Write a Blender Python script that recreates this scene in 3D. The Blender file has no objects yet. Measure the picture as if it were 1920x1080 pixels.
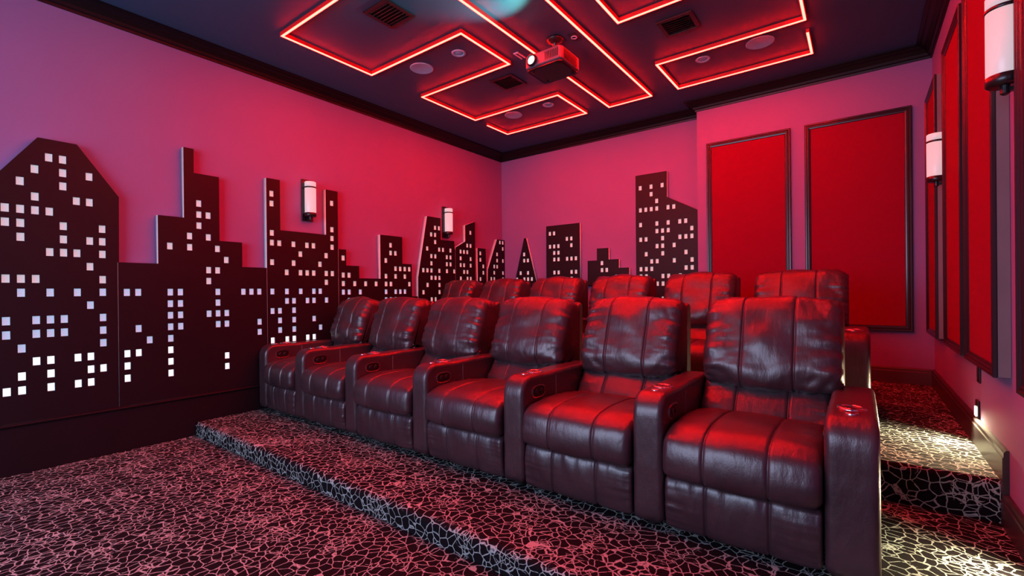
import bpy, bmesh, math, random
from mathutils import Vector, Matrix, noise

# ------------------------------------------------------------------ camera
F_PX, YAW, PITCH, ROLL, CY, EYE = 870.36, 0.6439, -0.0016, -0.0098, 547.8, 1.143
scn = bpy.context.scene
col = scn.collection
R0 = Vector((math.cos(YAW), math.sin(YAW), 0)); F0 = Vector((-math.sin(YAW), math.cos(YAW), 0)); U0 = Vector((0, 0, 1))
F1 = F0*math.cos(PITCH) + U0*math.sin(PITCH); U1 = U0*math.cos(PITCH) - F0*math.sin(PITCH)
R2 = R0*math.cos(ROLL) + U1*math.sin(ROLL); U2 = U1*math.cos(ROLL) - R0*math.sin(ROLL)
cam = bpy.data.cameras.new('camera'); camo = bpy.data.objects.new('camera', cam); col.objects.link(camo)
cam.sensor_width = 36; cam.lens = F_PX/1920*36; cam.shift_y = (CY-540)/1920; cam.clip_start = 0.02
m4 = Matrix((R2, U2, -F1)).transposed().to_4x4(); m4.translation = (0, 0, EYE); camo.matrix_world = m4
scn.camera = camo

# ------------------------------------------------------------------ world, lights, exposure
w = bpy.data.worlds.new('world'); scn.world = w; w.use_nodes = True
w.node_tree.nodes['Background'].inputs[0].default_value = (0.30, 0.36, 0.6, 1)
w.node_tree.nodes['Background'].inputs[1].default_value = 0.0
scn.view_settings.view_transform = 'Standard'; scn.view_settings.look = 'None'
scn.view_settings.exposure = 0.0; scn.view_settings.gamma = 1; scn.view_settings.use_curve_mapping = False

LED_GLOW = 190.0         # radiance of the red light strips
SCREEN_W = 150            # watts thrown back by the projection screen on the front wall
def area(name, loc, target, sx, sy, watts, colr, spread=180):
    l = bpy.data.lights.new(name, 'AREA'); l.shape = 'RECTANGLE'; l.size = sx; l.size_y = sy
    l.energy = watts; l.color = colr; l.spread = math.radians(spread)
    o = bpy.data.objects.new(name, l); col.objects.link(o); o.location = loc
    o.rotation_euler = (Vector(target)-Vector(loc)).to_track_quat('-Z', 'Y').to_euler(); return o
area('projection_screen_light', (-2.3, -2.35, 1.65), (-2.2, 3, 1.2), 3.4, 1.9, SCREEN_W, (0.58, 0.68, 1.0))
def spot(name, loc, target, watts, colr, deg, blend=0.6, rad=0.02):
    l = bpy.data.lights.new(name, 'SPOT'); l.energy = watts; l.color = colr; l.spot_size = math.radians(deg)
    l.spot_blend = blend; l.shadow_soft_size = rad
    o = bpy.data.objects.new(name, l); col.objects.link(o); o.location = loc
    o.rotation_euler = (Vector(target)-Vector(loc)).to_track_quat('-Z', 'Y').to_euler(); return o
spot('projector_beam', (-2.10, 3.04, 2.985), (-2.15, -2.3, 2.2), 45, (0.20, 0.95, 0.90), 112, 0.6)
for yy, zz, ww in ((3.50, 0.478, 62), (2.40, 0.285, 34)):
    spot('step_lamp', (0.478, yy, zz), (0.15, yy-0.25, zz-0.33), ww, (1.0, 0.81, 0.47), 150, 0.8, 0.03)

# ------------------------------------------------------------------ room numbers (metres)
XL, XR, XJ = -4.378, 0.506, -1.440       # left wall, right wall, corner of the projecting wall
YB, YJ, YF = 5.593, 5.367, -2.6          # back wall, projecting wall, front wall
ZC = 3.22
Z1, Z2 = 0.106, 0.295                    # seating platforms
YS1, YS2 = 1.4645, 2.90                  # their front edges

# ------------------------------------------------------------------ materials
def mat(name):
    m = bpy.data.materials.new(name); m.use_nodes = True
    nt = m.node_tree; b = nt.nodes['Principled BSDF']; return m, nt, b
def simple(name, c, rough=0.5, metal=0.0, spec=0.5, emit=None, es=0.0, bump=0.0, bscale=200, vary=0.0):
    m, nt, b = mat(name)
    b.inputs['Base Color'].default_value = (*c, 1); b.inputs['Roughness'].default_value = rough
    b.inputs['Metallic'].default_value = metal; b.inputs['Specular IOR Level'].default_value = spec
    if emit: b.inputs['Emission Color'].default_value = (*emit, 1); b.inputs['Emission Strength'].default_value = es
    if bump or vary:
        tc = nt.nodes.new('ShaderNodeTexCoord'); n = nt.nodes.new('ShaderNodeTexNoise'); n.inputs['Scale'].default_value = bscale
        n.inputs['Detail'].default_value = 4
        nt.links.new(tc.outputs['Object'], n.inputs['Vector'])
        if bump:
            bp = nt.nodes.new('ShaderNodeBump'); bp.inputs['Strength'].default_value = bump; bp.inputs['Distance'].default_value = 0.002
            nt.links.new(n.outputs['Fac'], bp.inputs['Height']); nt.links.new(bp.outputs[0], b.inputs['Normal'])
        if vary:
            n2 = nt.nodes.new('ShaderNodeTexNoise'); n2.inputs['Scale'].default_value = 3; nt.links.new(tc.outputs['Object'], n2.inputs['Vector'])
            mx = nt.nodes.new('ShaderNodeMixRGB'); mx.inputs[1].default_value = (*[v*(1-vary) for v in c], 1); mx.inputs[2].default_value = (*[min(1, v*(1+vary)) for v in c], 1)
            nt.links.new(n2.outputs['Fac'], mx.inputs[0]); nt.links.new(mx.outputs[0], b.inputs['Base Color'])
    return m
M = {}
M['wall'] = simple('wall_paint', (0.225, 0.145, 0.34), 0.75, bump=0.15, bscale=120, vary=0.04)
M['ceiling'] = simple('ceiling_paint', (0.024, 0.072, 0.135), 0.6, bump=0.1, bscale=120, vary=0.06)
M['crown'] = simple('black_gloss_trim', (0.003, 0.003, 0.004), 0.42, spec=0.3)
M['dark_trim'] = simple('dark_wood_trim', (0.030, 0.022, 0.025), 0.35, bump=0.2, bscale=40, vary=0.2)
M['grey_trim'] = simple('grey_wood_trim', (0.06, 0.055, 0.058), 0.45, bump=0.2, bscale=40, vary=0.2)
M['board'] = simple('skyline_black_paint', (0.010, 0.005, 0.008), 0.5, spec=0.25, bump=0.2, bscale=60, vary=0.2)
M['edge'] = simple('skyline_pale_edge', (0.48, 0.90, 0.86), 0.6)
M['frame'] = simple('frame_lacquer', (0.020, 0.016, 0.022), 0.26)
M['side_wood'] = simple('panel_side_wood', (0.16, 0.14, 0.15), 0.5, bump=0.3, bscale=30, vary=0.3)
M['red'] = simple('red_fabric', (0.21, 0.003, 0.022), 0.9, spec=0.1, bump=0.4, bscale=500)
M['black'] = simple('black_plastic', (0.010, 0.009, 0.010), 0.3)
M['black_metal'] = simple('black_metal', (0.012, 0.010, 0.012), 0.3, spec=0.6)
M['chrome'] = simple('chrome', (0.85, 0.80, 0.80), 0.16, metal=1)
M['opal'] = simple('opal_glass', (0.40, 0.38, 0.38), 0.3, emit=(1.0, 0.84, 0.88), es=0.48)
M['white_plate'] = simple('white_ceiling_plate', (0.28, 0.55, 0.75), 0.6, bump=0.1, bscale=900)
M['plastic'] = simple('pale_plastic', (0.55, 0.60, 0.75), 0.5)
M['housing'] = simple('led_housing', (0.35, 0.01, 0.01), 0.5, emit=(1, 0.004, 0.006), es=0.35)
M['glow'] = simple('led_glow', (0.3, 0.02, 0.01), 0.5, emit=(1.0, 0.0047, 0.0032), es=LED_GLOW)
M['pane_low'] = simple('pane_glow_white', (0.35, 0.38, 0.4), 0.5, emit=(0.85, 0.95, 1.0), es=1.1)  # self-glowing panes: backlight seen through the cut-outs is put into their emission
M['pane_mid'] = simple('pane_glow_blue', (0.25, 0.28, 0.3), 0.5, emit=(0.42, 0.56, 0.85), es=0.75)
M['pane_top'] = simple('pane_glow_pale', (0.3, 0.3, 0.3), 0.5, emit=(0.8, 0.78, 0.9), es=0.50)
M['pane_back'] = simple('pane_glow_pink', (0.3, 0.3, 0.3), 0.5, emit=(0.85, 0.68, 0.66), es=0.50)
M['proj'] = simple('projector_shell', (0.09, 0.09, 0.12), 0.35)
M['lens'] = simple('projector_lens', (0.8, 0.9, 1), 0.2, emit=(0.70, 0.95, 1.0), es=9)
M['lamp'] = simple('step_light_lens', (1, 0.95, 0.85), 0.4, emit=(1.0, 0.86, 0.62), es=5)
M['slat'] = simple('vent_slat', (0.02, 0.02, 0.025), 0.35)

def leather():
    m, nt, b = mat('leather')
    N = nt.nodes; Lk = nt.links
    b.inputs['Roughness'].default_value = 0.36; b.inputs['Specular IOR Level'].default_value = 0.85
    tc = N.new('ShaderNodeTexCoord')
    n = N.new('ShaderNodeTexNoise'); n.inputs['Scale'].default_value = 5; n.inputs['Detail'].default_value = 5
    Lk.new(tc.outputs['Object'], n.inputs['Vector'])
    cr = N.new('ShaderNodeValToRGB'); cr.color_ramp.elements[0].position = 0.3; cr.color_ramp.elements[1].position = 0.75
    cr.color_ramp.elements[0].color = (0.028, 0.014, 0.018, 1); cr.color_ramp.elements[1].color = (0.058, 0.030, 0.036, 1)
    Lk.new(n.outputs['Fac'], cr.inputs[0]); Lk.new(cr.outputs[0], b.inputs['Base Color'])
    v = N.new('ShaderNodeTexVoronoi'); v.inputs['Scale'].default_value = 260
    Lk.new(tc.outputs['Object'], v.inputs['Vector'])
    n2 = N.new('ShaderNodeTexNoise'); n2.inputs['Scale'].default_value = 22; n2.inputs['Detail'].default_value = 6
    mp = N.new('ShaderNodeMapping'); mp.inputs['Scale'].default_value = (1.6, 0.7, 0.6)
    Lk.new(tc.outputs['Object'], mp.inputs[0]); Lk.new(mp.outputs[0], n2.inputs['Vector'])
    b1 = N.new('ShaderNodeBump'); b1.inputs['Strength'].default_value = 0.25; b1.inputs['Distance'].default_value = 0.0006
    b2 = N.new('ShaderNodeBump'); b2.inputs['Strength'].default_value = 0.35; b2.inputs['Distance'].default_value = 0.008
    Lk.new(v.outputs['Distance'], b1.inputs['Height']); Lk.new(n2.outputs['Fac'], b2.inputs['Height'])
    Lk.new(b2.outputs[0], b1.inputs['Normal']); Lk.new(b1.outputs[0], b.inputs['Normal'])
    return m
M['leather'] = leather()

def carpet():
    m, nt, b = mat('crackle_carpet'); N = nt.nodes; Lk = nt.links
    b.inputs['Roughness'].default_value = 0.95; b.inputs['Specular IOR Level'].default_value = 0.1
    tc = N.new('ShaderNodeTexCoord')
    nz = N.new('ShaderNodeTexNoise'); nz.inputs['Scale'].default_value = 9; nz.inputs['Detail'].default_value = 3
    Lk.new(tc.outputs['Object'], nz.inputs['Vector'])
    sub = N.new('ShaderNodeVectorMath'); sub.operation = 'SUBTRACT'; sub.inputs[1].default_value = (0.5, 0.5, 0.5); Lk.new(nz.outputs['Color'], sub.inputs[0])
    sc = N.new('ShaderNodeVectorMath'); sc.operation = 'SCALE'; sc.inputs['Scale'].default_value = 0.05; Lk.new(sub.outputs[0], sc.inputs[0])
    ad = N.new('ShaderNodeVectorMath'); ad.operation = 'ADD'; Lk.new(tc.outputs['Object'], ad.inputs[0]); Lk.new(sc.outputs[0], ad.inputs[1])
    def edge(scale, w0, w1, off):
        mp = N.new('ShaderNodeMapping'); mp.inputs['Location'].default_value = off; Lk.new(ad.outputs[0], mp.inputs[0])
        v = N.new('ShaderNodeTexVoronoi'); v.feature = 'DISTANCE_TO_EDGE'; v.inputs['Scale'].default_value = scale; Lk.new(mp.outputs[0], v.inputs['Vector'])
        mr = N.new('ShaderNodeMapRange'); mr.inputs['From Min'].default_value = w0; mr.inputs['From Max'].default_value = w1
        mr.inputs['To Min'].default_value = 1; mr.inputs['To Max'].default_value = 0
        Lk.new(v.outputs['Distance'], mr.inputs['Value']); return mr.outputs[0]
    e1 = edge(23, 0.022, 0.052, (0, 0, 0.03)); e2 = edge(27, 0.020, 0.045, (3.3, 1.7, 0.4))
    n3 = N.new('ShaderNodeTexNoise'); n3.inputs['Scale'].default_value = 6; Lk.new(tc.outputs['Object'], n3.inputs['Vector'])
    ms = N.new('ShaderNodeMapRange'); ms.inputs['From Min'].default_value = 0.54; ms.inputs['From Max'].default_value = 0.58; Lk.new(n3.outputs['Fac'], ms.inputs['Value'])
    ml = N.new('ShaderNodeMath'); ml.operation = 'MULTIPLY'; Lk.new(e2, ml.inputs[0]); Lk.new(ms.outputs[0], ml.inputs[1])
    mxm = N.new('ShaderNodeMath'); mxm.operation = 'MAXIMUM'; Lk.new(e1, mxm.inputs[0]); Lk.new(ml.outputs[0], mxm.inputs[1])
    n4 = N.new('ShaderNodeTexNoise'); n4.inputs['Scale'].default_value = 90; Lk.new(tc.outputs['Object'], n4.inputs['Vector'])
    br = N.new('ShaderNodeMapRange'); br.inputs['From Min'].default_value = 0.30; br.inputs['From Max'].default_value = 0.40; Lk.new(n4.outputs['Fac'], br.inputs['Value'])
    fm = N.new('ShaderNodeMath'); fm.operation = 'MULTIPLY'; Lk.new(mxm.outputs[0], fm.inputs[0]); Lk.new(br.outputs[0], fm.inputs[1])
    mx = N.new('ShaderNodeMixRGB'); mx.inputs[1].default_value = (0.008, 0.006, 0.008, 1); mx.inputs[2].default_value = (0.42, 0.48, 0.45, 1)
    Lk.new(fm.outputs[0], mx.inputs[0]); Lk.new(mx.outputs[0], b.inputs['Base Color'])
    n5 = N.new('ShaderNodeTexNoise'); n5.inputs['Scale'].default_value = 350; Lk.new(tc.outputs['Object'], n5.inputs['Vector'])
    bp = N.new('ShaderNodeBump'); bp.inputs['Strength'].default_value = 0.6; bp.inputs['Distance'].default_value = 0.004
    Lk.new(n5.outputs['Fac'], bp.inputs['Height']); Lk.new(bp.outputs[0], b.inputs['Normal'])
    return m
M['carpet'] = carpet()

# ------------------------------------------------------------------ helpers
def link(name, me, parent=None, mats=()):
    for m in mats: me.materials.append(m)
    o = bpy.data.objects.new(name, me); col.objects.link(o)
    if parent: o.parent = parent
    return o
def bm_obj(name, bm, m, parent=None, smooth=False, loc=None):
    me = bpy.data.meshes.new(name); bmesh.ops.recalc_face_normals(bm, faces=bm.faces[:]); bm.to_mesh(me); bm.free()
    if smooth: me.polygons.foreach_set('use_smooth', [True]*len(me.polygons))
    ms = m if isinstance(m, (list, tuple)) else [m]
    o = link(name, me, parent, [M[x] if isinstance(x, str) else x for x in ms])
    if loc: o.location = loc
    return o
def box(bm, x0, x1, y0, y1, z0, z1, bevel=0.0, mi=0):
    r = bmesh.ops.create_cube(bm, size=1.0); vs = r['verts']
    for v in vs: v.co = Vector(((x0+x1)/2 + v.co.x*(x1-x0), (y0+y1)/2 + v.co.y*(y1-y0), (z0+z1)/2 + v.co.z*(z1-z0)))
    fs = set(f for v in vs for f in v.link_faces)
    for f in fs: f.material_index = mi
    if bevel:
        es = list(set(e for v in vs for e in v.link_edges))
        bmesh.ops.bevel(bm, geom=es, offset=bevel, segments=3, affect='EDGES', profile=0.5)
def lathe(bm, prof, n=40, axis='z', centre=(0, 0, 0), mi=0):
    rings = []
    for (r, h) in prof:
        ring = []
        for k in range(n):
            a = 2*math.pi*k/n; c, s = r*math.cos(a), r*math.sin(a)
            p = {'z': (c, s, h), 'y': (c, h, s), 'x': (h, c, s)}[axis]
            ring.append(bm.verts.new(Vector(p)+Vector(centre)))
        rings.append(ring)
    for a, b in zip(rings, rings[1:]):
        for k in range(n):
            f = bm.faces.new((a[k], a[(k+1) % n], b[(k+1) % n], b[k])); f.material_index = mi
    for ring, r in ((rings[0], prof[0][0]), (rings[-1], prof[-1][0])):
        f = bm.faces.new(ring); f.material_index = mi
def sweep(bm, path, prof, closed=False):
    """prof: (inward offset, z); path: xy points, inward = left of travel rotated clockwise"""
    n = len(path); rows = []
    for i, p in enumerate(path):
        p = Vector(p)
        d1 = (p-Vector(path[i-1])).normalized() if i > 0 else None
        d2 = (Vector(path[i+1])-p).normalized() if i < n-1 else None
        d1 = d1 or d2; d2 = d2 or d1
        n1 = Vector((d1.y, -d1.x)); n2 = Vector((d2.y, -d2.x)); mm = (n1+n2); mm = mm/(mm.dot(n1))
        rows.append([bm.verts.new((p.x+mm.x*o, p.y+mm.y*o, z)) for o, z in prof])
    for a, b in zip(rows, rows[1:]):
        for k in range(len(prof)):
            k2 = (k+1) % len(prof); bm.faces.new((a[k], a[k2], b[k2], b[k]))
    bm.faces.new(rows[0]); bm.faces.new(rows[-1])
def tag(o, label, cat, group=None, kind=None):
    if label: o['label'] = label
    if cat: o['category'] = cat
    if group: o['group'] = group
    if kind: o['kind'] = kind
    return o
def empty(name, loc, label, cat, group=None, rz=0):
    o = bpy.data.objects.new(name, None); col.objects.link(o); o.location = loc; o.rotation_euler = (0, 0, rz); o.empty_display_size = 0.1
    return tag(o, label, cat, group)
def struct(o): o['kind'] = 'structure'; return o
def children(o): return [c for c in bpy.data.objects if c.parent == o]
def copy_tree(o, parent=None):
    c = o.copy(); col.objects.link(c)
    if parent: c.parent = parent
    for ch in children(o): copy_tree(ch, c)
    return c

# ------------------------------------------------------------------ the shell
def slab(name, x0, x1, y0, y1, z0, z1, m, bev=0):
    bm = bmesh.new(); box(bm, x0, x1, y0, y1, z0, z1, bev); return struct(bm_obj(name, bm, m))
slab('wall_left', XL-0.12, XL, YF-0.12, YB+0.12, -0.1, ZC+0.1, 'wall')
slab('wall_back', XL, XJ, YB, YB+0.12, -0.1, ZC+0.1, 'wall')
slab('wall_back_projecting', XJ, XR, YJ, YB+0.12, -0.1, ZC+0.1, 'wall')
slab('wall_right', XR, XR+0.12, YF-0.12, YB+0.12, -0.1, ZC+0.1, 'wall')
slab('wall_front', XL, XR, YF-0.12, YF, -0.1, ZC+0.1, 'wall')
slab('ceiling', XL, XR, YF, YB, ZC, ZC+0.1, 'ceiling')

def platform(name, y0, y1, z0, z1, r=0.03):
    """carpeted slab with a soft rolled nose along its front edge"""
    bm = bmesh.new(); prof = [(y0+0.004, z0)]
    for k in range(9):
        a = math.pi - k*math.pi/16
        prof.append((y0+r+r*math.cos(a), z1-r+r*math.sin(a)))
    prof += [(y1, z1), (y1, z0)]
    A = [bm.verts.new((XL, y, z)) for y, z in prof]; B = [bm.verts.new((XR, y, z)) for y, z in prof]
    for k in range(len(prof)):
        k2 = (k+1) % len(prof); bm.faces.new((A[k], A[k2], B[k2], B[k]))
    bm.faces.new(A); bm.faces.new(B)
    return bm_obj(name, bm, 'carpet')
fl = slab('floor', XL, XR, YF, YB, -0.1, 0.0, 'carpet')
struct(platform('floor_front_platform', YS1, YB, 0.0, Z1))
struct(platform('floor_rear_platform', YS2, YB, Z1, Z2))

# crown moulding, one run mitred round the corners
bm = bmesh.new()
crown = [(0, ZC), (0, ZC-0.106), (0.012, ZC-0.106), (0.016, ZC-0.090), (0.028, ZC-0.084), (0.036, ZC-0.066),
         (0.060, ZC-0.036), (0.082, ZC-0.026), (0.090, ZC-0.016), (0.111, ZC-0.012), (0.111, ZC)]
sweep(bm, [(XL, YF), (XL, YB), (XJ, YB), (XJ, YJ), (XR, YJ), (XR, YF)], crown)
struct(bm_obj('trim_1', bm, 'crown'))
# baseboards
def bprof(z, h, t=0.022): return [(0, z), (t, z), (t, z+h-0.035), (t-0.004, z+h-0.030), (t-0.004, z+h-0.012), (t-0.012, z+h), (0, z+h)]
bm = bmesh.new(); sweep(bm, [(XL, YB), (XJ, YB), (XJ, YJ), (XR-0.022, YJ)], bprof(Z2, 0.142)); struct(bm_obj('baseboard_back', bm, 'grey_trim'))
bm = bmesh.new(); sweep(bm, [(XR, YJ), (XR, YS2-0.035)], bprof(Z2, 0.142))
sweep(bm, [(XR, YS2), (XR, YS2-0.035)], [(0, Z1+0.142), (0.022, Z1+0.142), (0.022, Z2), (0, Z2)])
struct(bm_obj('baseboard_right', bm, 'dark_trim'))
bm = bmesh.new(); sweep(bm, [(XR, YS2-0.001), (XR, YS1)], bprof(Z1, 0.142)); struct(bm_obj('baseboard_right_lower', bm, 'dark_trim'))
# low dark wainscot under the skyline with a rounded cap
for nm, y0, y1, z0 in (('baseboard_left', YF, YS1, 0.0), ('baseboard_left_middle', YS1, YS2, Z1), ('baseboard_left_rear', YS2, YB-0.08, Z2)):
    bm = bmesh.new()
    sweep(bm, [(XL, y0), (XL, y1)], [(0, z0), (0.055, z0), (0.055, 0.306), (0.066, 0.310), (0.070, 0.318), (0.068, 0.325), (0.06, 0.329), (0, 0.330)])
    struct(bm_obj(nm, bm, 'board'))
# dark rail on the back wall behind the rear seats
bm = bmesh.new(); sweep(bm, [(XL+0.056, YB), (-2.236, YB)], [(0, 1.200), (0.05, 1.204), (0.056, 1.215), (0.056, 1.235), (0.048, 1.243), (0, 1.243)])
struct(bm_obj('trim_2', bm, 'board'))
BOARDS = [
    (1, [(0.41, 1.93), (0.58, 2.19), (0.77, 2.19), (0.99, 1.86), (0.99, 1.38)],
     (0.426, 0.0673, 0.535, 0.0901),
     '0,0 0,4 0,5 0,8 0,12 0,13 1,0 1,1 1,3 1,7 1,8 1,11 1,12 1,13 1,15 2,2 2,4 2,5 2,8 2,13 2,14 2,16 3,0 3,1 3,2 3,4 3,5 3,7 3,10 3,13 3,17 4,4 4,5 4,10 4,11 4,12 4,15 4,16 4,17 5,0 5,2 5,7 5,10 5,14 6,0 6,1 6,2 6,6 6,9 6,11 6,14 6,16 7,1 7,3 7,4 7,5 7,7 7,8 7,10 7,11 7,12'),
    (2, [(0.97, 1.38), (1.22, 1.39), (1.23, 1.76), (1.4, 1.76), (1.4, 2.32), (1.47, 2.33), (1.47, 2.13), (1.66, 2.13), (1.65, 1.59), (1.84, 1.59), (1.83, 1.38), (2.04, 1.38)],
     (1.033, 0.0674, 0.530, 0.0905),
     '0,0 0,1 0,2 0,7 1,2 1,4 1,7 2,3 4,0 4,1 4,2 4,3 4,4 4,5 4,6 4,7 4,11 5,4 5,5 5,6 5,7 6,11 6,12 7,13 7,14 7,15 8,5 8,8 8,9 8,12 8,14 9,4 9,5 9,6 9,7 9,9 9,11 10,0 10,1 10,4 10,5 10,10 12,7 13,7 14,3 14,4 14,7'),
    (3, [(2.04, 1.38), (2.05, 2.2), (2.17, 2.21), (2.17, 1.74), (2.63, 1.74), (2.64, 2.19), (2.77, 2.2), (2.77, 1.59)],
     (2.093, 0.0676, 0.714, 0.0900),
     '0,0 0,3 0,5 0,8 0,10 0,11 0,14 0,15 1,1 1,2 1,3 1,10 2,0 2,4 2,5 2,7 3,0 3,1 3,2 3,3 3,4 3,8 3,10 4,5 4,7 4,9 5,0 5,4 5,7 5,10 6,0 6,2 6,4 6,5 6,7 6,10 7,1 7,5 7,8 8,4 8,6 8,7 8,9 9,7 9,10 9,11 9,12 9,15'),
    (4, [(2.77, 1.6), (2.86, 1.6), (2.86, 1.43), (3.02, 1.43), (3.02, 1.3), (3.29, 1.3), (3.3, 1.8), (3.61, 1.8), (3.61, 1.48), (3.76, 1.49), (3.75, 1.06)],
     (2.827, 0.0684, 1.064, 0.0893),
     '0,1 0,2 0,3 0,5 1,0 1,1 1,3 2,2 3,1 4,0 4,2 6,2 8,0 8,1 8,2 8,3 8,5 9,0 9,2 9,6 9,7 10,0 10,1 10,3 10,4 10,6 11,0 11,1 11,4 12,0 12,1 12,3 12,4 13,2 13,4'),
    (5, [(3.75, 1.1), (3.85, 1.09), (3.85, 1.33), (4.01, 2.09), (4.25, 2.1), (4.24, 1.81), (4.49, 1.82), (4.5, 1.7)],
     (3.941, 0.0685, 1.053, 0.0911),
     '0,1 0,4 1,2 1,4 1,7 2,0 2,3 2,4 2,5 2,6 2,9 3,0 3,3 3,6 3,8 3,9 3,10 4,1 4,2 4,3 4,4 4,7 4,10 5,7 6,4 6,5 6,6 7,5 7,6 7,7 8,4'),
    (6, [(4.5, 1.74), (4.71, 1.83), (4.71, 2.05), (4.92, 2.13), (4.9, 1.23)],
     (4.615, 0.0672, 1.325, 0.0912),
     '0,0 0,2 0,3 0,4 1,1 1,2 1,4 2,0 2,1 2,4 2,5 3,0 3,2 3,3 3,5 3,7'),
    (7, [(4.96, 1.76), (5.14, 1.76), (5.15, 1.35)],
     (5.023, 0.0640, 1.324, 0.0915),
     '0,0 0,3 0,4 1,1 1,2'),
    (8, [(5.18, 1.46), (5.4, 1.92), (5.6, 1.92), (5.59, 1.27)],
     (5.266, 0.0697, 1.331, 0.0915),
     '0,0 1,0 1,1 1,2 2,2 2,3 2,4 3,6 4,0 4,1 4,3 4,5 4,6'),
    ('t', [(-4.12, 1.27), (-3.93, 1.92), (-3.89, 1.92), (-3.72, 1.26)],
     (-4.064, 0.0659, 1.320, 0.0906),
     '0,0 1,1 2,0 2,3 2,4 3,0 3,1 3,3 4,0'),
    ('r', [(-3.54, 2.06), (-3.01, 2.05), (-3.02, 1.26), (-3.55, 1.29)],
     (-3.485, 0.0683, 1.310, 0.0911),
     '0,5 0,7 1,0 1,1 1,3 1,4 1,5 1,7 2,1 2,3 2,4 2,5 4,3 4,6 5,0 5,1 5,3 5,5 5,6 6,1 6,3'),
    ('s', [(-2.9, 1.26), (-2.9, 1.54), (-2.76, 1.54), (-2.76, 1.7), (-2.59, 1.69), (-2.6, 1.54), (-2.46, 1.54), (-2.45, 1.43), (-2.32, 1.43), (-2.31, 1.31), (-2.23, 1.3)],
     (-2.691, 0.0668, 1.318, 0.0915),
     '0,1 0,2 1,1 3,0'),
    ('b', [(-2.23, 2.56), (-1.83, 2.56), (-1.84, 2.25), (-1.5, 2.06), (-1.5, 1.27)],
     (-2.166, 0.0680, 1.038, 0.0909),
     '0,3 0,4 0,8 0,10 0,12 0,15 1,3 1,4 1,6 1,8 1,12 2,4 2,5 2,12 2,14 2,15 3,2 3,5 3,7 3,9 3,10 3,12 3,13 4,0 4,2 4,3 4,6 4,7 4,8 4,9 4,15 5,3 5,9 5,10 5,12 6,5 6,7 6,12 7,3 7,8 7,10 8,4 8,6 8,8 8,10 9,4 9,5 9,8 9,9'),
]
# ------------------------------------------------------------------ skyline boards with cut-out windows
# outlines in metres on the wall plane (along the wall, height); windows on each board's own grid
THICK = 0.05
OUT = {
 1: [(0.351, 0.33), (0.351, 1.85), (0.576, 2.189), (0.768, 2.189), (0.993, 1.859), (0.990, 1.383), (0.981, 1.383), (0.981, 0.33)],
 2: [(0.983, 0.33), (0.983, 1.384), (1.226, 1.384), (1.226, 1.760), (1.400, 1.760), (1.400, 2.326), (1.472, 2.326), (1.472, 2.132), (1.657, 2.132), (1.657, 1.594), (1.835, 1.594), (1.835, 1.380), (2.044, 1.380), (2.044, 0.33)],
 3: [(2.046, 0.33), (2.046, 2.203), (2.172, 2.203), (2.172, 1.736), (2.635, 1.736), (2.635, 2.195), (2.770, 2.195), (2.770, 0.33)],
 4: [(2.772, 0.33), (2.772, 1.600), (2.863, 1.600), (2.863, 1.433), (3.020, 1.433), (3.020, 1.301), (3.298, 1.301), (3.298, 1.798), (3.613, 1.798), (3.613, 1.483), (3.755, 1.483), (3.755, 1.095), (3.845, 1.095), (3.845, 0.33)],
 5: [(3.847, 0.33), (3.854, 1.327), (4.010, 2.096), (4.244, 2.096), (4.244, 1.817), (4.490, 1.820), (4.500, 1.740), (4.511, 1.700), (4.511, 0.33)],
 6: [(4.513, 0.33), (4.513, 1.737), (4.708, 1.834), (4.708, 2.054), (4.914, 2.128), (4.908, 0.33)],
 7: [(4.960, 0.33), (4.960, 1.762), (5.140, 1.762), (5.150, 1.351), (5.150, 0.33)],
 8: [(5.152, 0.33), (5.183, 1.459), (5.404, 1.921), (5.590, 1.921), (5.590, 0.33)],
 't': [(-4.115, 1.244), (-3.931, 1.918), (-3.892, 1.918), (-3.710, 1.244)],
 'r': [(-3.550, 1.244), (-3.545, 2.057), (-3.010, 2.057), (-3.012, 1.244)],
 's': [(-2.900, 1.244), (-2.898, 1.539), (-2.762, 1.539), (-2.762, 1.694), (-2.594, 1.694), (-2.594, 1.542), (-2.454, 1.542), (-2.454, 1.430), (-2.318, 1.430), (-2.318, 1.310), (-2.238, 1.306), (-2.238, 1.244)],
 'b': [(-2.228, 0.45), (-2.226, 2.562), (-1.836, 2.562), (-1.836, 2.251), (-1.462, 2.046), (-1.462, 0.45)],
}
LAB = {
 1: ('wide black skyline board with sloped octagonal top at the left end of the left wall', 'skyline board'),
 2: ('black skyline board with a tall thin chimney-like tower, right of the octagonal one', 'skyline board'),
 3: ('black skyline board with two prongs on either side of a wall sconce', 'skyline board'),
 4: ('low stepped black skyline board with one block tower, right of the pronged board', 'skyline board'),
 5: ('black skyline tower with a leaning left side, beside the farther left wall sconce', 'skyline board'),
 6: ('black skyline building with a slanted notched roof just right of the leaning tower', 'skyline board'),
 7: ('narrow flat-topped black skyline sliver left of the tower in the wall corner', 'skyline board'),
 8: ('black skyline tower with a steep sloped left side, in the corner of the left wall', 'skyline board'),
 't': ('black triangular skyline tower on the back wall rail', 'skyline board'),
 'r': ('plain rectangular black skyline tower on the back wall rail', 'skyline board'),
 's': ('low stepped black skyline building on the back wall rail', 'skyline board'),
 'b': ('tallest dark skyline tower with a sloped shoulder, against the projecting back wall', 'skyline board'),
}
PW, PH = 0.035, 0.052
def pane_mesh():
    bm = bmesh.new(); box(bm, -PW/2, PW/2, -0.004, 0.004, -PH/2, PH/2); me = bpy.data.meshes.new('window_glow_pane'); bm.to_mesh(me); bm.free(); return me
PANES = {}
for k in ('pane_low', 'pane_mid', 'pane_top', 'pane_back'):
    PANES[k] = pane_mesh(); PANES[k].materials.append(M[k])
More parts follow.
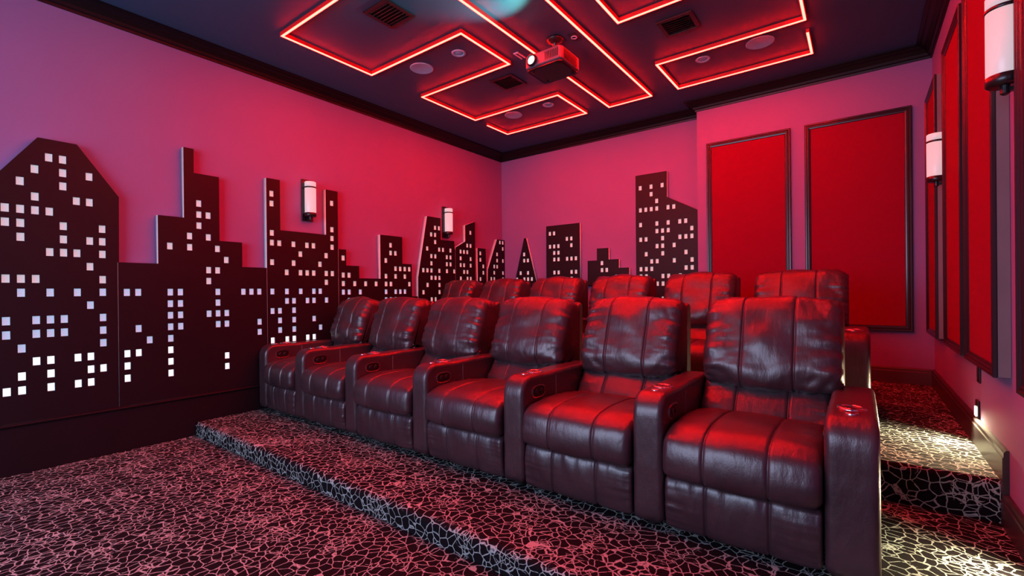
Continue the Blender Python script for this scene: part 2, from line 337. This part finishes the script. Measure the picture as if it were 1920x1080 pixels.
def board(key, grid, cells):
    pts = OUT[key]; left = isinstance(key, int)
    y0, pu, z0, pv = grid
    wins = [(y0+int(a.split(',')[0])*pu, z0+int(a.split(',')[1])*pv) for a in cells.split()]
    cu = bpy.data.curves.new('c', 'CURVE'); cu.dimensions = '2D'; cu.fill_mode = 'BOTH'; cu.extrude = THICK/2
    def spl(P):
        s = cu.splines.new('POLY'); s.points.add(len(P)-1); s.use_cyclic_u = True
        for i, (a, b) in enumerate(P): s.points[i].co = (a, b, 0, 1)
    spl(pts)
    for a, b in wins: spl([(a-PW/2, b-PH/2), (a+PW/2, b-PH/2), (a+PW/2, b+PH/2), (a-PW/2, b+PH/2)])
    tmp = bpy.data.objects.new('tmp', cu); col.objects.link(tmp)
    dg = bpy.context.evaluated_depsgraph_get(); me = bpy.data.meshes.new_from_object(tmp.evaluated_get(dg))
    bpy.data.objects.remove(tmp); bpy.data.curves.remove(cu)
    me.materials.clear()
    for v in me.vertices:
        a, b, c = v.co
        v.co = (XL+0.001+THICK/2+c, a, b) if left else (a, YB-0.001-THICK/2-c, b)
    bm = bmesh.new(); bm.from_mesh(me); bmesh.ops.remove_doubles(bm, verts=bm.verts, dist=1e-5); bmesh.ops.recalc_face_normals(bm, faces=bm.faces)
    ax = 0 if left else 1
    umin = min(p[0] for p in pts)+0.003; umax = max(p[0] for p in pts)-0.003; vmin = min(p[1] for p in pts)+0.01
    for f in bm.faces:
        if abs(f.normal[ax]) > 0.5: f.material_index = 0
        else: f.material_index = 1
    bm.to_mesh(me); bm.free()
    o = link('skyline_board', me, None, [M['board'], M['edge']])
    tag(o, LAB[key][0], LAB[key][1], 'skyline cut-outs along the walls')
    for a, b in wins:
        k = 'pane_back' if (not left or key >= 5) else ('pane_low' if b < 0.80 else 'pane_mid' if b < 1.22 else 'pane_top')  # lower panes emit more, imitating backlight that fades up the board
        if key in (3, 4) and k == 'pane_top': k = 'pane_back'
        p = bpy.data.objects.new('window_glow_pane', PANES[k]); col.objects.link(p); p.parent = o
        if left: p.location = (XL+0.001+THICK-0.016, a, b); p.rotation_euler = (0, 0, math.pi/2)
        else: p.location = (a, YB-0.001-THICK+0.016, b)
    return o
for key, _, grid, cells in BOARDS: board(key, grid, cells)

# ------------------------------------------------------------------ red light strips on the ceiling
LX0, LX1, LX2, LX3, LX4, LX5 = -3.659, -2.515, -2.228, -1.749, -1.468, -0.322
LY = [1.868, 2.711, 3.341, 4.179, 4.810]
def led(path, label):
    e = empty('light_strip', (path[len(path)//2][0], path[len(path)//2][1], ZC), label, 'light strip', 'red light strips on the ceiling')
    ox, oy = e.location.x, e.location.y
    for nm, hw, z0, z1, m in (('housing', 0.011, -0.030, -0.0005, 'housing'), ('glowing_tube', 0.0085, -0.0335, -0.0301, 'glow')):
        bm = bmesh.new()
        pts = [(a-ox, b-oy) for a, b in path]
        n = len(pts); rows = []
        for i, p in enumerate(pts):
            p = Vector(p); d1 = (p-Vector(pts[i-1])).normalized() if i else None; d2 = (Vector(pts[i+1])-p).normalized() if i < n-1 else None
            d1 = d1 or d2; d2 = d2 or d1; n1 = Vector((d1.y, -d1.x)); n2 = Vector((d2.y, -d2.x)); mm = n1+n2; mm = mm/mm.dot(n1)
            rows.append([bm.verts.new((p.x+mm.x*o, p.y+mm.y*o, z)) for o, z in ((-hw, z0), (hw, z0), (hw, z1), (-hw, z1))])
        for a, b in zip(rows, rows[1:]):
            for k in range(4): bm.faces.new((a[k], a[(k+1) % 4], b[(k+1) % 4], b[k]))
        bm.faces.new(rows[0]); bm.faces.new(rows[-1])
        bm_obj(nm, bm, m, e)
    return e
shape = [(LX1, 1.2), (LX1, LY[0]), (LX0, LY[0]), (LX0, LY[1]), (LX1, LY[1]), (LX1, LY[2]), (LX0, LY[2]), (LX0, LY[3]), (LX1, LY[3]), (LX1, LY[4]), (LX0, LY[4]), (LX0, 4.40)]
led(shape, 'zigzag red light strip on the ceiling nearest the left wall')
mid = LX1+LX4
led([(mid-a, b) for a, b in shape], 'zigzag red light strip on the ceiling nearest the right wall')
led([(LX2, 0.4), (LX2, LY[4]), (LX3, LY[4]), (LX3, 0.4)], 'long narrow U-shaped red light strip in the middle, passing above the projector')

# ------------------------------------------------------------------ ceiling fittings
def ceiling_disc(x, y, r, label):
    bm = bmesh.new(); lathe(bm, [(r, 0), (r, -0.004), (r-0.006, -0.008), (r-0.012, -0.006), (0.001, -0.006)], 48)
    o = bm_obj('ceiling_speaker', bm, 'white_plate', None, True, (x, y, ZC)); return tag(o, label, 'speaker', 'round ceiling speakers')
ceiling_disc(-3.237, 2.954, 0.108, 'round pale ceiling speaker in the upper bend of the left zigzag strip')
ceiling_disc(-3.250, 4.394, 0.105, 'round pale ceiling speaker inside the small far loop of the left light strip')
ceiling_disc(-0.662, 4.395, 0.108, 'round pale ceiling speaker inside the red loop near the right wall')
def downlight(x, y, label):
    e = empty('downlight', (x, y, ZC), label, 'ceiling light', 'recessed ceiling downlights')
    bm = bmesh.new(); lathe(bm, [(0.062, 0), (0.062, -0.004), (0.056, -0.008), (0.045, -0.006), (0.038, -0.001), (0.038, 0)], 40); bm_obj('trim_ring', bm, 'white_plate', e, True)
    bm = bmesh.new(); lathe(bm, [(0.037, -0.0002), (0.030, -0.003), (0.001, -0.004)], 32); o = bm_obj('lens', bm, 'white_plate', e, True)
downlight(-2.779, 2.964, 'small round downlight inside the upper bend of the left light strip')
downlight(-2.769, 4.396, 'small round downlight in the small far loop of the left light strip')
downlight(-1.121, 4.395, 'small round downlight inside the red loop near the right wall')
def vent(x, y, label):
    e = empty('air_vent', (x, y, ZC), label, 'air vent', 'black ceiling air vents')
    h = 0.135
    bm = bmesh.new()
    for (a, b, c, d) in ((-h, h, -h, -h+0.03), (-h, h, h-0.03, h), (-h, -h+0.03, -h+0.03, h-0.03), (h-0.03, h, -h+0.03, h-0.03)): box(bm, a, b, c, d, -0.012, -0.0005, 0.002)
    bm_obj('frame', bm, 'black', e)
    bm = bmesh.new(); box(bm, -h+0.03, h-0.03, -h+0.03, h-0.03, -0.002, -0.0005); bm_obj('backing', bm, 'black', e)
    for k in range(7):
        yy = -0.09+k*0.03
        bm = bmesh.new(); vs = [bm.verts.new(q) for q in ((-0.104, yy-0.010, -0.010), (0.104, yy-0.010, -0.010), (0.104, yy+0.006, -0.003), (-0.104, yy+0.006, -0.003),
                                                      (-0.104, yy-0.010, -0.0115), (0.104, yy-0.010, -0.0115), (0.104, yy+0.006, -0.0045), (-0.104, yy+0.006, -0.0045))]
        for q in ((0, 1, 2, 3), (4, 5, 6, 7), (0, 1, 5, 4), (1, 2, 6, 5), (2, 3, 7, 6), (3, 0, 4, 7)): bm.faces.new([vs[i] for i in q])
        bm_obj('slat', bm, 'slat', e)
vent(-2.790, 2.228, 'black square air vent on the ceiling within the left zigzag light strip, nearest the camera')
vent(-2.776, 3.672, 'black square air vent on the ceiling left of and beyond the projector')
vent(-1.122, 3.698, 'black square air vent on the ceiling on the right half, right of the middle strip')
# small plates
e = empty('ceiling_outlet', (-1.856, 3.352, ZC), 'small black outlet plate with a pale ring on the ceiling right of the projector', 'outlet')
bm = bmesh.new(); box(bm, -0.034, 0.034, -0.058, 0.058, -0.006, -0.0005, 0.002); bm_obj('plate', bm, 'black', e)
bm = bmesh.new(); lathe(bm, [(0.026, -0.0062), (0.026, -0.011), (0.018, -0.011), (0.014, -0.0062)], 28); bm_obj('socket_ring', bm, 'plastic', e, True)
bm = bmesh.new(); box(bm, -0.022, -0.010, -0.06, 0.06, -0.008, 0); box(bm, 0.012, 0.024, -0.06, 0.06, -0.008, 0); box(bm, -0.010, 0.012, -0.06, -0.045, -0.008, 0)
o = bm_obj('ceiling_bracket', bm, 'plastic', None, False, (-2.385, 3.32, ZC)); tag(o, 'small white open bracket plate on the ceiling left of the projector', 'bracket')

# ------------------------------------------------------------------ projector
e = empty('projector', (-2.00, 3.25, ZC), 'ceiling-mounted projector with a bright lens, lit red, hanging under the middle light strip', 'projector')
def rounded_plan(bm, x0, x1, y0, y1, z0, z1, r, seg=8):
    P = []
    for cx, cy, a0 in ((x1-r, y1-r, 0), (x0+r, y1-r, 90), (x0+r, y0+r, 180), (x1-r, y0+r, 270)):
        for k in range(seg+1):
            a = math.radians(a0+90*k/seg); P.append((cx+r*math.cos(a), cy+r*math.sin(a)))
    cxm, cym = (x0+x1)/2, (y0+y1)/2
    rings = []
    for z, s in ((z0, 0.012), (z0+0.006, 0.003), (z0+0.012, 0), (z1-0.012, 0), (z1-0.006, 0.003), (z1, 0.012)):
        rings.append([bm.verts.new((x-math.copysign(min(s, abs(x-cxm)), x-cxm), y-math.copysign(min(s, abs(y-cym)), y-cym), z)) for x, y in P])
    for a, b in zip(rings, rings[1:]):
        for k in range(len(P)): bm.faces.new((a[k], a[(k+1) % len(P)], b[(k+1) % len(P)], b[k]))
    bm.faces.new(rings[0]); bm.faces.new(rings[-1])
bm = bmesh.new(); rounded_plan(bm, -0.175, 0.165, -0.15, 0.16, -0.275, -0.165, 0.03); bm_obj('body', bm, 'proj', e)
bm = bmesh.new(); rounded_plan(bm, -0.165, 0.155, -0.14, 0.15, -0.290, -0.2755, 0.03); bm_obj('base_tray', bm, 'black', e)
bm = bmesh.new(); lathe(bm, [(0.046, -0.151), (0.046, -0.172), (0.038, -0.178), (0.032, -0.170), (0.032, -0.151)], 36, 'y', (-0.10, 0, -0.222)); lr = bm_obj('lens_ring', bm, 'black', e, True)
bm = bmesh.new(); lathe(bm, [(0.031, -0.160), (0.026, -0.166), (0.014, -0.170), (0.001, -0.171)], 32, 'y', (-0.10, 0, -0.222)); bm_obj('lens', bm, 'lens', lr, True)
bm = bmesh.new()
for k in range(7): box(bm, 0.1655, 0.169, -0.10, 0.10, -0.255+k*0.012, -0.250+k*0.012)
bm_obj('side_grille', bm, 'black', e)
bm = bmesh.new()
for k in range(8): box(bm, 0.02+k*0.016, 0.028+k*0.016, -0.153, -0.1505, -0.250, -0.190)
bm_obj('front_grille', bm, 'black', e)
bm = bmesh.new(); lathe(bm, [(0.07, -0.0005), (0.07, -0.015), (0.03, -0.035), (0.022, -0.04), (0.022, -0.140), (0.05, -0.145), (0.05, -0.1645)], 32, 'z', (0, 0.04, 0)); bm_obj('mount', bm, 'black_metal', e, True)
for sx in (-1, 1):
    for sy in (-1, 1):
        bm = bmesh.new(); lathe(bm, [(0.012, -0.2905), (0.012, -0.300), (0.004, -0.302)], 16, 'z', (sx*0.12, sy*0.11, 0)); bm_obj('foot', bm, 'black', e)

# ------------------------------------------------------------------ framed red panels
def fprof_ring(bm, u0, u1, v0, v1, prof, conv):
    rings = []
    for (ins, h) in prof:
        rings.append([bm.verts.new(conv(a, b, h)) for a, b in ((u0+ins, v0+ins), (u1-ins, v0+ins), (u1-ins, v1-ins), (u0+ins, v1-ins))])
    for a, b in zip(rings, rings[1:]):
        for k in range(4): bm.faces.new((a[k], a[(k+1) % 4], b[(k+1) % 4], b[k]))
def red_panel(u0, u1, v0, v1, conv, depth, label, group):
    e = empty('wall_panel', conv((u0+u1)/2, v0, 0), label, 'wall panel', group)
    loc = Vector(e.location)
    cv = lambda a, b, h: Vector(conv(a, b, h))-loc
    bm = bmesh.new(); d = depth
    fprof_ring(bm, u0, u1, v0, v1, [(0.004, d-0.018), (0, d-0.014), (0, d-0.004), (0.004, d), (0.016, d), (0.020, d-0.005), (0.026, d-0.003), (0.032, d-0.003), (0.036, d-0.008), (0.046, d-0.010), (0.050, d-0.014), (0.050, d-0.020)], cv)
    bm_obj('frame', bm, 'frame', e)
    bm = bmesh.new(); fprof_ring(bm, u0, u1, v0, v1, [(0.012, 0.001), (0.003, 0.001), (0.003, d-0.0181), (0.012, d-0.0181)], cv)
    bm_obj('side_board', bm, 'side_wood', e)
    bm = bmesh.new()
    P = [cv(a, b, h) for h in (0.002, d-0.016) for a, b in ((u0+0.047, v0+0.047), (u1-0.047, v0+0.047), (u1-0.047, v1-0.047), (u0+0.047, v1-0.047))]
    vs = [bm.verts.new(p) for p in P]
    for q in ((0, 1, 2, 3), (4, 5, 6, 7), (0, 1, 5, 4), (1, 2, 6, 5), (2, 3, 7, 6), (3, 0, 4, 7)): bm.faces.new([vs[i] for i in q])
    bm_obj('fabric_inset', bm, 'red', e)
    return e
back = lambda a, b, h: (a, YJ-0.0005-h, b)
right = lambda a, b, h: (XR-0.0005-h, a, b)
PT, PB = 2.735, 0.755
red_panel(-1.336, -0.545, PB, PT, back, 0.03, 'narrower framed red fabric panel on the back wall, nearer the skyline', 'red panels on the back wall')
red_panel(-0.427, 0.367, PB, PT, back, 0.03, 'framed red fabric panel on the back wall nearest the right corner', 'red panels on the back wall')
red_panel(4.68, 5.30, PB, PT, right, 0.058, 'farthest framed red panel on the right wall, in the corner beyond the far sconce', 'red panels on the right wall')
red_panel(3.60, 4.275, PB, PT, right, 0.058, 'second framed red panel from the back corner on the right wall', 'red panels on the right wall')
red_panel(2.812, 3.49, PB, PT, right, 0.058, 'framed red panel on the right wall directly above the lit step light', 'red panels on the right wall')
red_panel(1.74, 2.437, PB, PT, right, 0.058, 'framed red panel on the right wall at the edge of the picture, nearest the camera', 'red panels on the right wall')

# ------------------------------------------------------------------ wall sconces
def sconce_proto():
    e = bpy.data.objects.new('wall_sconce', None); col.objects.link(e); e.empty_display_size = 0.1
    bm = bmesh.new(); box(bm, 0.0005, 0.014, -0.058, 0.058, -0.20, 0.21, 0.003); bm_obj('back_plate', bm, 'black_metal', e)
    bm = bmesh.new(); lathe(bm, [(0.050, -0.130), (0.052, -0.127), (0.052, 0.118), (0.001, 0.118)], 40, 'z', (0.068, 0, 0)); sh = bm_obj('glass_shade', bm, 'opal', e, True)
    bm = bmesh.new(); lathe(bm, [(0.052, 0.118), (0.0545, 0.119), (0.0545, 0.131), (0.052, 0.132)], 40, 'z', (0.068, 0, 0)); bm_obj('metal_band', bm, 'black_metal', e, True)
    bm = bmesh.new(); lathe(bm, [(0.001, 0.132), (0.052, 0.132), (0.052, 0.176), (0.048, 0.180), (0.001, 0.180)], 40, 'z', (0.068, 0, 0)); bm_obj('glass_cap', bm, 'opal', e, True)
    bm = bmesh.new(); lathe(bm, [(0.048, -0.160), (0.054, -0.156), (0.054, -0.124), (0.051, -0.122), (0.051, -0.131), (0.001, -0.131)], 40, 'z', (0.068, 0, 0)); bm_obj('metal_cup', bm, 'black_metal', e, True)
    bm = bmesh.new(); lathe(bm, [(0.014, -0.160), (0.014, -0.190), (0.006, -0.196)], 20, 'z', (0.068, 0, 0)); box(bm, 0.013, 0.062, -0.010, 0.010, -0.184, -0.168); bm_obj('bracket_arm', bm, 'black_metal', e)
    return e
sp = sconce_proto(); first = True
for x, y, rz, lab in ((XL, 2.462, 0, 'wall sconce between the two prongs of the skyline on the left wall'), (XL, 4.375, 0, 'wall sconce above the leaning skyline tower on the left wall'),
                      (XR, 4.47, math.pi, 'farther wall sconce on the right wall, near the back corner'), (XR, 2.503, math.pi, 'nearest wall sconce on the right wall, large at the top right')):
    o = sp if first else copy_tree(sp); first = False
    o.location = (x, y, 2.055); o.rotation_euler = (0, 0, rz); tag(o, lab, 'wall lamp', 'white cylinder wall sconces with black fittings')

# ------------------------------------------------------------------ step lights and outlet on the right wall
def step_light(y, z, label):
    e = empty('step_light', (XR, y, z), label, 'step light')
    bm = bmesh.new(); box(bm, -0.010, -0.0005, -0.034, 0.034, -0.055, 0.055, 0.003); bm_obj('cover_plate', bm, 'black', e)
    bm = bmesh.new(); box(bm, -0.016, -0.0105, -0.020, 0.020, -0.030, 0.020, 0.002); bm_obj('lamp_lens', bm, 'lamp', e)
step_light(3.50, 0.478, 'small lit step light low on the right wall beside the rear platform')
step_light(2.40, 0.285, 'step light low on the right wall beside the front seating platform')
e = empty('wall_outlet', (XR, 3.47, 0.69), 'small dark narrow outlet plate just under a red panel on the right wall', 'outlet')
bm = bmesh.new(); box(bm, -0.008, -0.0005, -0.034, 0.034, -0.058, 0.058, 0.003); bm_obj('plate', bm, 'black', e)
bm = bmesh.new(); box(bm, -0.011, -0.0085, -0.014, 0.014, -0.032, 0.032, 0.001); bm_obj('socket_face', bm, 'frame', e)

# ------------------------------------------------------------------ recliners
def smooth_loop(P, it=3, n=84):
    P = [Vector(p) for p in P]
    for _ in range(it):
        Q = []
        for i, p in enumerate(P):
            q = P[(i+1) % len(P)]; Q += [p*0.78+q*0.22, p*0.22+q*0.78]
        P = Q
    L = [0]
    for i in range(len(P)): L.append(L[-1]+(P[(i+1) % len(P)]-P[i]).length)
    out = []; j = 0
    for k in range(n):
        t = L[-1]*k/n
        while L[j+1] < t: j += 1
        f = (t-L[j])/(L[j+1]-L[j]); out.append(P[j].lerp(P[(j+1) % len(P)], f))
    return out
def puff(name, prof, hx, r, parent, cx=0.0, seams=(), bulge=0.0, crown=0.0, side=0.0, folds=0.0, crease=0.0, seed=0, nx=26, m='leather', it=3, tilt=0.0, shoulder=0.0):
    loop = smooth_loop(prof, it); n = len(loop)
    cen = sum(loop, Vector((0, 0)))/n; nor = []
    for i in range(n):
        t = loop[(i+1) % n]-loop[i-1]; q = Vector((t.y, -t.x)).normalized()
        nor.append(q)
    area2 = sum(loop[i].x*loop[(i+1) % n].y-loop[(i+1) % n].x*loop[i].y for i in range(n))
    if area2 < 0: nor = [-q for q in nor]
    xs = [(-hx+r)+(2*hx-2*r)*k/nx for k in range(nx+1)]
    for s in seams: xs += [s+d for d in (-0.016, -0.010, -0.006, -0.003, 0, 0.003, 0.006, 0.010, 0.016)]
    st = [(x, 0.0) for x in xs]
    for k in range(1, 7):
        t = math.pi/2*k/6; st += [(hx-r+r*math.sin(t), r*(1-math.cos(t))), (-(hx-r+r*math.sin(t)), r*(1-math.cos(t)))]
    st = sorted(set((round(a, 5), b) for a, b in st))
    bm = bmesh.new(); rows = []
    secs = [-hx]+list(seams)+[hx]
    zs = [p.y for p in loop]; zmin, zmax = min(zs), max(zs)
    for x, ins in st:
        u = x/hx; row = []
        for k in range(len(secs)-1):
            if secs[k]-1e-4 <= x <= secs[k+1]+1e-4: a, b = secs[k], secs[k+1]
        loc = max(0, 4*(x-a)*(b-x)/(b-a)**2)
        g = sum(0.007*math.exp(-((x-s)/0.0055)**2) for s in seams)
        for i in range(n):
            p = loop[i]; q = nor[i]; s = i/n*6.283
            d = -ins - g + bulge*loc + crown*(1-u*u)
            if side:
                edge = math.exp(-(hx-abs(x))/0.075)
                v = noise.noise(Vector((math.cos(s)*5.5+seed, math.sin(s)*5.5, x*3)))+0.5*noise.noise(Vector((math.cos(s)*12, math.sin(s)*12+seed, x*5)))
                d += side*edge*v
                d += side*0.55*noise.noise(Vector((x*7+seed, p.x*7, p.y*9)))
            if crease:
                up = (p.y-zmin)/(zmax-zmin)
                msk = min(1.0, math.exp(-(hx-abs(x))/0.10)+math.exp(-up/0.18)*0.8)
                ang = math.atan2(up-0.45, (hx-abs(x))*3+0.15)
                c1 = noise.noise(Vector((ang*5.5+seed*3, x*2.2, seed))); c2 = noise.noise(Vector((x*9+seed, p.y*14, seed*2)))
                d -= crease*msk*(max(0, 1-abs(c1)*7)+0.7*max(0, 1-abs(c2)*8))
            if folds:
                fz = (zmax-p.y)/(zmax-zmin)
                d += folds*max(0.15, 1-fz*0.8)*(noise.noise(Vector((x*17+p.y*5, p.y*3+seed, seed)))+0.4*noise.noise(Vector((x*38, p.y*6, seed))))
            y, z = p.x+q.x*d, p.y+q.y*d
            if shoulder:   # top corners droop, bottom corners tuck
                z -= shoulder*abs(u)**5*max(0, (z-zmin)/(zmax-zmin))
            row.append(bm.verts.new((cx+x, y, z)))
        rows.append(row)
    for a, b in zip(rows, rows[1:]):
        for k in range(n): bm.faces.new((a[k], a[(k+1) % n], b[(k+1) % n], b[k]))
    bm.faces.new(rows[0]); bm.faces.new(rows[-1])
    return bm_obj(name, bm, m, parent, True)
ARM = [(0.0, 0.035), (0.0, 0.30), (-0.004, 0.52), (0.020, 0.586), (0.10, 0.592), (0.42, 0.585), (0.80, 0.572), (0.84, 0.50), (0.84, 0.035)]
def arm_profile():
    P = []
    P += [(0.010, 0.035), (0.0, 0.05), (0.0, 0.30), (-0.002, 0.49)]
    for k in range(1, 7):
        a = math.pi - k*math.pi/2/6; P.append((0.088+0.09*math.cos(a), 0.497+0.088*math.sin(a)))
    P += [(0.30, 0.583), (0.60, 0.578), (0.80, 0.574), (0.83, 0.55), (0.83, 0.05), (0.82, 0.035)]
    return P
def armrest(parent, x, hw, control=True, side=1):
    a = puff('armrest', arm_profile(), hw, 0.026, parent, cx=x, it=1, nx=8, side=0.004, seed=x*3)
    bm = bmesh.new(); c = (x, 0.215, 0.5845)
    lathe(bm, [(0.030, -0.004), (0.030, 0.0025), (0.036, 0.0065), (0.044, 0.0055), (0.048, 0.0005), (0.048, -0.006)], 36, 'z', c); h = bm_obj('cup_holder', bm, 'chrome', a, True)
    bm = bmesh.new(); lathe(bm, [(0.0299, 0.0022), (0.028, 0.0005), (0.001, 0.0002)], 30, 'z', c); bm_obj('cup_well', bm, 'black', a, True)
    bm = bmesh.new(); lathe(bm, [(0.022, -0.004), (0.022, 0.003), (0.018, 0.006), (0.012, 0.004), (0.001, 0.0045)], 28, 'z', (x, 0.118, 0.5845)); bm_obj('touch_switch', bm, 'chrome', a, True)
    # thin upright seam bead half way along the side
    xs = x+side*(hw+0.0005)
    bm = bmesh.new(); box(bm, xs-0.002, xs+0.001, 0.33, 0.334, 0.40, 0.555, 0.0008); bm_obj('side_seam', bm, 'side_wood', a)
    if control:
        xs = x+side*hw
        bm = bmesh.new()
        def oval(rx, rz, t0, t1):
            L = [[], []]
            for j, t in enumerate((t0, t1)):
                for k in range(32):
                    an = 2*math.pi*k/32; ca, sa = math.cos(an), math.sin(an)
                    yy = rx*math.copysign(abs(ca)**0.7, ca); zz = rz*math.copysign(abs(sa)**0.7, sa)
                    L[j].append(bm.verts.new((xs+side*t, 0.150+yy, 0.495+zz)))
            for k in range(32): bm.faces.new((L[0][k], L[0][(k+1) % 32], L[1][(k+1) % 32], L[1][k]))
            bm.faces.new(L[0]); bm.faces.new(L[1])
        oval(0.062, 0.034, -0.004, 0.003); pl = bm_obj('control_panel', bm, 'chrome', a)
        bm = bmesh.new(); oval(0.057, 0.029, 0.0031, 0.0045); bm_obj('panel_face', bm, 'black', pl)
        for yy in (0.128, 0.172):
            bm = bmesh.new(); lathe(bm, [(0.014, 0.0046), (0.014, 0.0075), (0.010, 0.0085), (0.001, 0.0085)], 24, 'x', (0, 0, 0))
            for v in bm.verts: v.co = Vector((xs+side*v.co.x, yy+v.co.y, 0.495+v.co.z))
            bm_obj('button', bm, 'black_metal', pl, True)
    return a
SEAT = [(0.02, 0.254), (-0.026, 0.268), (-0.034, 0.34), (-0.018, 0.415), (0.045, 0.447), (0.18, 0.458), (0.36, 0.452), (0.56, 0.425), (0.62, 0.36), (0.56, 0.28), (0.20, 0.256)]
FOOT = [(0.010, 0.032), (-0.002, 0.12), (-0.004, 0.20), (0.008, 0.248), (0.08, 0.256), (0.12, 0.20), (0.12, 0.06), (0.06, 0.038)]
LOWB = [(0.52, 0.38), (0.585, 0.47), (0.690, 0.60), (0.74, 0.67), (0.74, 0.50), (0.68, 0.38), (0.56, 0.36)]
PILL = [(0.665, 0.545), (0.612, 0.560), (0.598, 0.65), (0.655, 0.80), (0.705, 0.925), (0.765, 0.972), (0.850, 0.975), (0.905, 0.93), (0.900, 0.80), (0.860, 0.62), (0.78, 0.545)]
SHELL = [(0.72, 0.05), (0.74, 0.40), (0.84, 0.86), (0.87, 0.955), (0.925, 0.960), (0.930, 0.86), (0.915, 0.40), (0.900, 0.05)]
def recliner(hw, arm_hw, seed, arms, wide=0.0):
    """origin: middle of the seat, front of the arms, on the platform. hw = half of the clear seat width"""
    e = bpy.data.objects.new('recliner', None); col.objects.link(e); e.empty_display_size = 0.1
    s1 = hw*0.40
    puff('seat_cushion', SEAT, hw-0.004, 0.030, e, seams=(-s1, s1), bulge=0.003, crown=0.014, side=0.006, seed=seed)
    puff('footrest', FOOT, hw-0.006, 0.016, e, seams=(-s1, s1), bulge=0.003, crown=0.004, side=0.004, folds=0.008, seed=seed+4, nx=60)
    puff('backrest', LOWB, hw-0.003, 0.030, e, seams=(-s1, s1), bulge=0.004, crown=0.006, side=0.010, crease=0.004, seed=seed+8)
    puff('head_cushion', PILL, hw-0.001+wide, 0.050, e, cx=wide, seams=(-s1, s1), bulge=0.003, crown=0.022, side=0.026, crease=0.007, seed=seed+2, nx=48, shoulder=0.012)
    puff('back_shell', SHELL, hw-0.002+wide, 0.020, e, cx=wide, nx=6)
    bm = bmesh.new(); box(bm, -hw+0.01, hw-0.01, 0.10, 0.86, 0.045, 0.34); box(bm, -hw+0.03, hw-0.03, 0.10, 0.80, 0.0, 0.045); bm_obj('base', bm, 'black', e)
    for side in arms:
        ah = arm_hw if side < 0 else arm_hw[1] if isinstance(arm_hw, tuple) else arm_hw
        if isinstance(arm_hw, tuple) and side < 0: ah = arm_hw[0]
        armrest(e, side*(hw+ah), ah, control=True, side=-side)
        for yy in (0.08, 0.76):
            bm = bmesh.new(); lathe(bm, [(0.022, 0.0), (0.022, 0.030), (0.026, 0.040)], 20, 'z', (side*(hw+ah), yy, 0)); bm_obj('foot', bm, 'black', e)
    return e
AW = 0.0675     # half width of an arm
FRONT = ['rightmost recliner of the front row, nearest the camera, with a wide outer armrest', 'second recliner from the right in the front row', 'third recliner from the right in the front row',
         'third recliner from the left in the front row', 'second recliner from the left in the front row', 'leftmost recliner of the front row, beside the black skyline wall']
REAR = ['rightmost recliner of the rear row, beside the carpeted aisle', 'second recliner from the right in the rear row, below the narrower red panel', 'third recliner from the right in the rear row',
        'third recliner from the left in the rear row', 'second recliner from the left in the rear row, mostly hidden', 'leftmost recliner of the rear row, mostly hidden behind the front row']
def row(y, z, right_edge, pitch, labels, group, zr):
    lw = 0.157/2
    seat_r = right_edge-2*lw
    protos = []
    for i in range(6):
        left_edge_of_left_arm = right_edge-2*AW-pitch*(i+1)
        if i == 4: left_edge_of_left_arm += 0.03
        if i == 5: left_edge_of_left_arm = XL+0.075
        seat_l = left_edge_of_left_arm+2*AW
        hw = (seat_r-seat_l)/2; cx = (seat_r+seat_l)/2
        if i == 0: o = recliner(hw, (AW, lw), 1.7+zr, (-1, 1), 0.022)
        elif i < 4:
            o = recliner(hw, AW, 3.1*i+zr, (-1,)) if zr == 0 or i == 1 else copy_tree(protos[1])
        else: o = recliner(hw, AW, 3.1*i+zr, (-1,))
        protos.append(o); o.location = (cx, y, z); tag(o, labels[i], 'recliner', group)
        seat_r = left_edge_of_left_arm
row(1.950, Z1, 0.050, 0.7265, FRONT, 'front row of black leather recliners', 0)
row(3.420, Z2, 0.046, 0.7240, REAR, 'rear row of black leather recliners', 20)
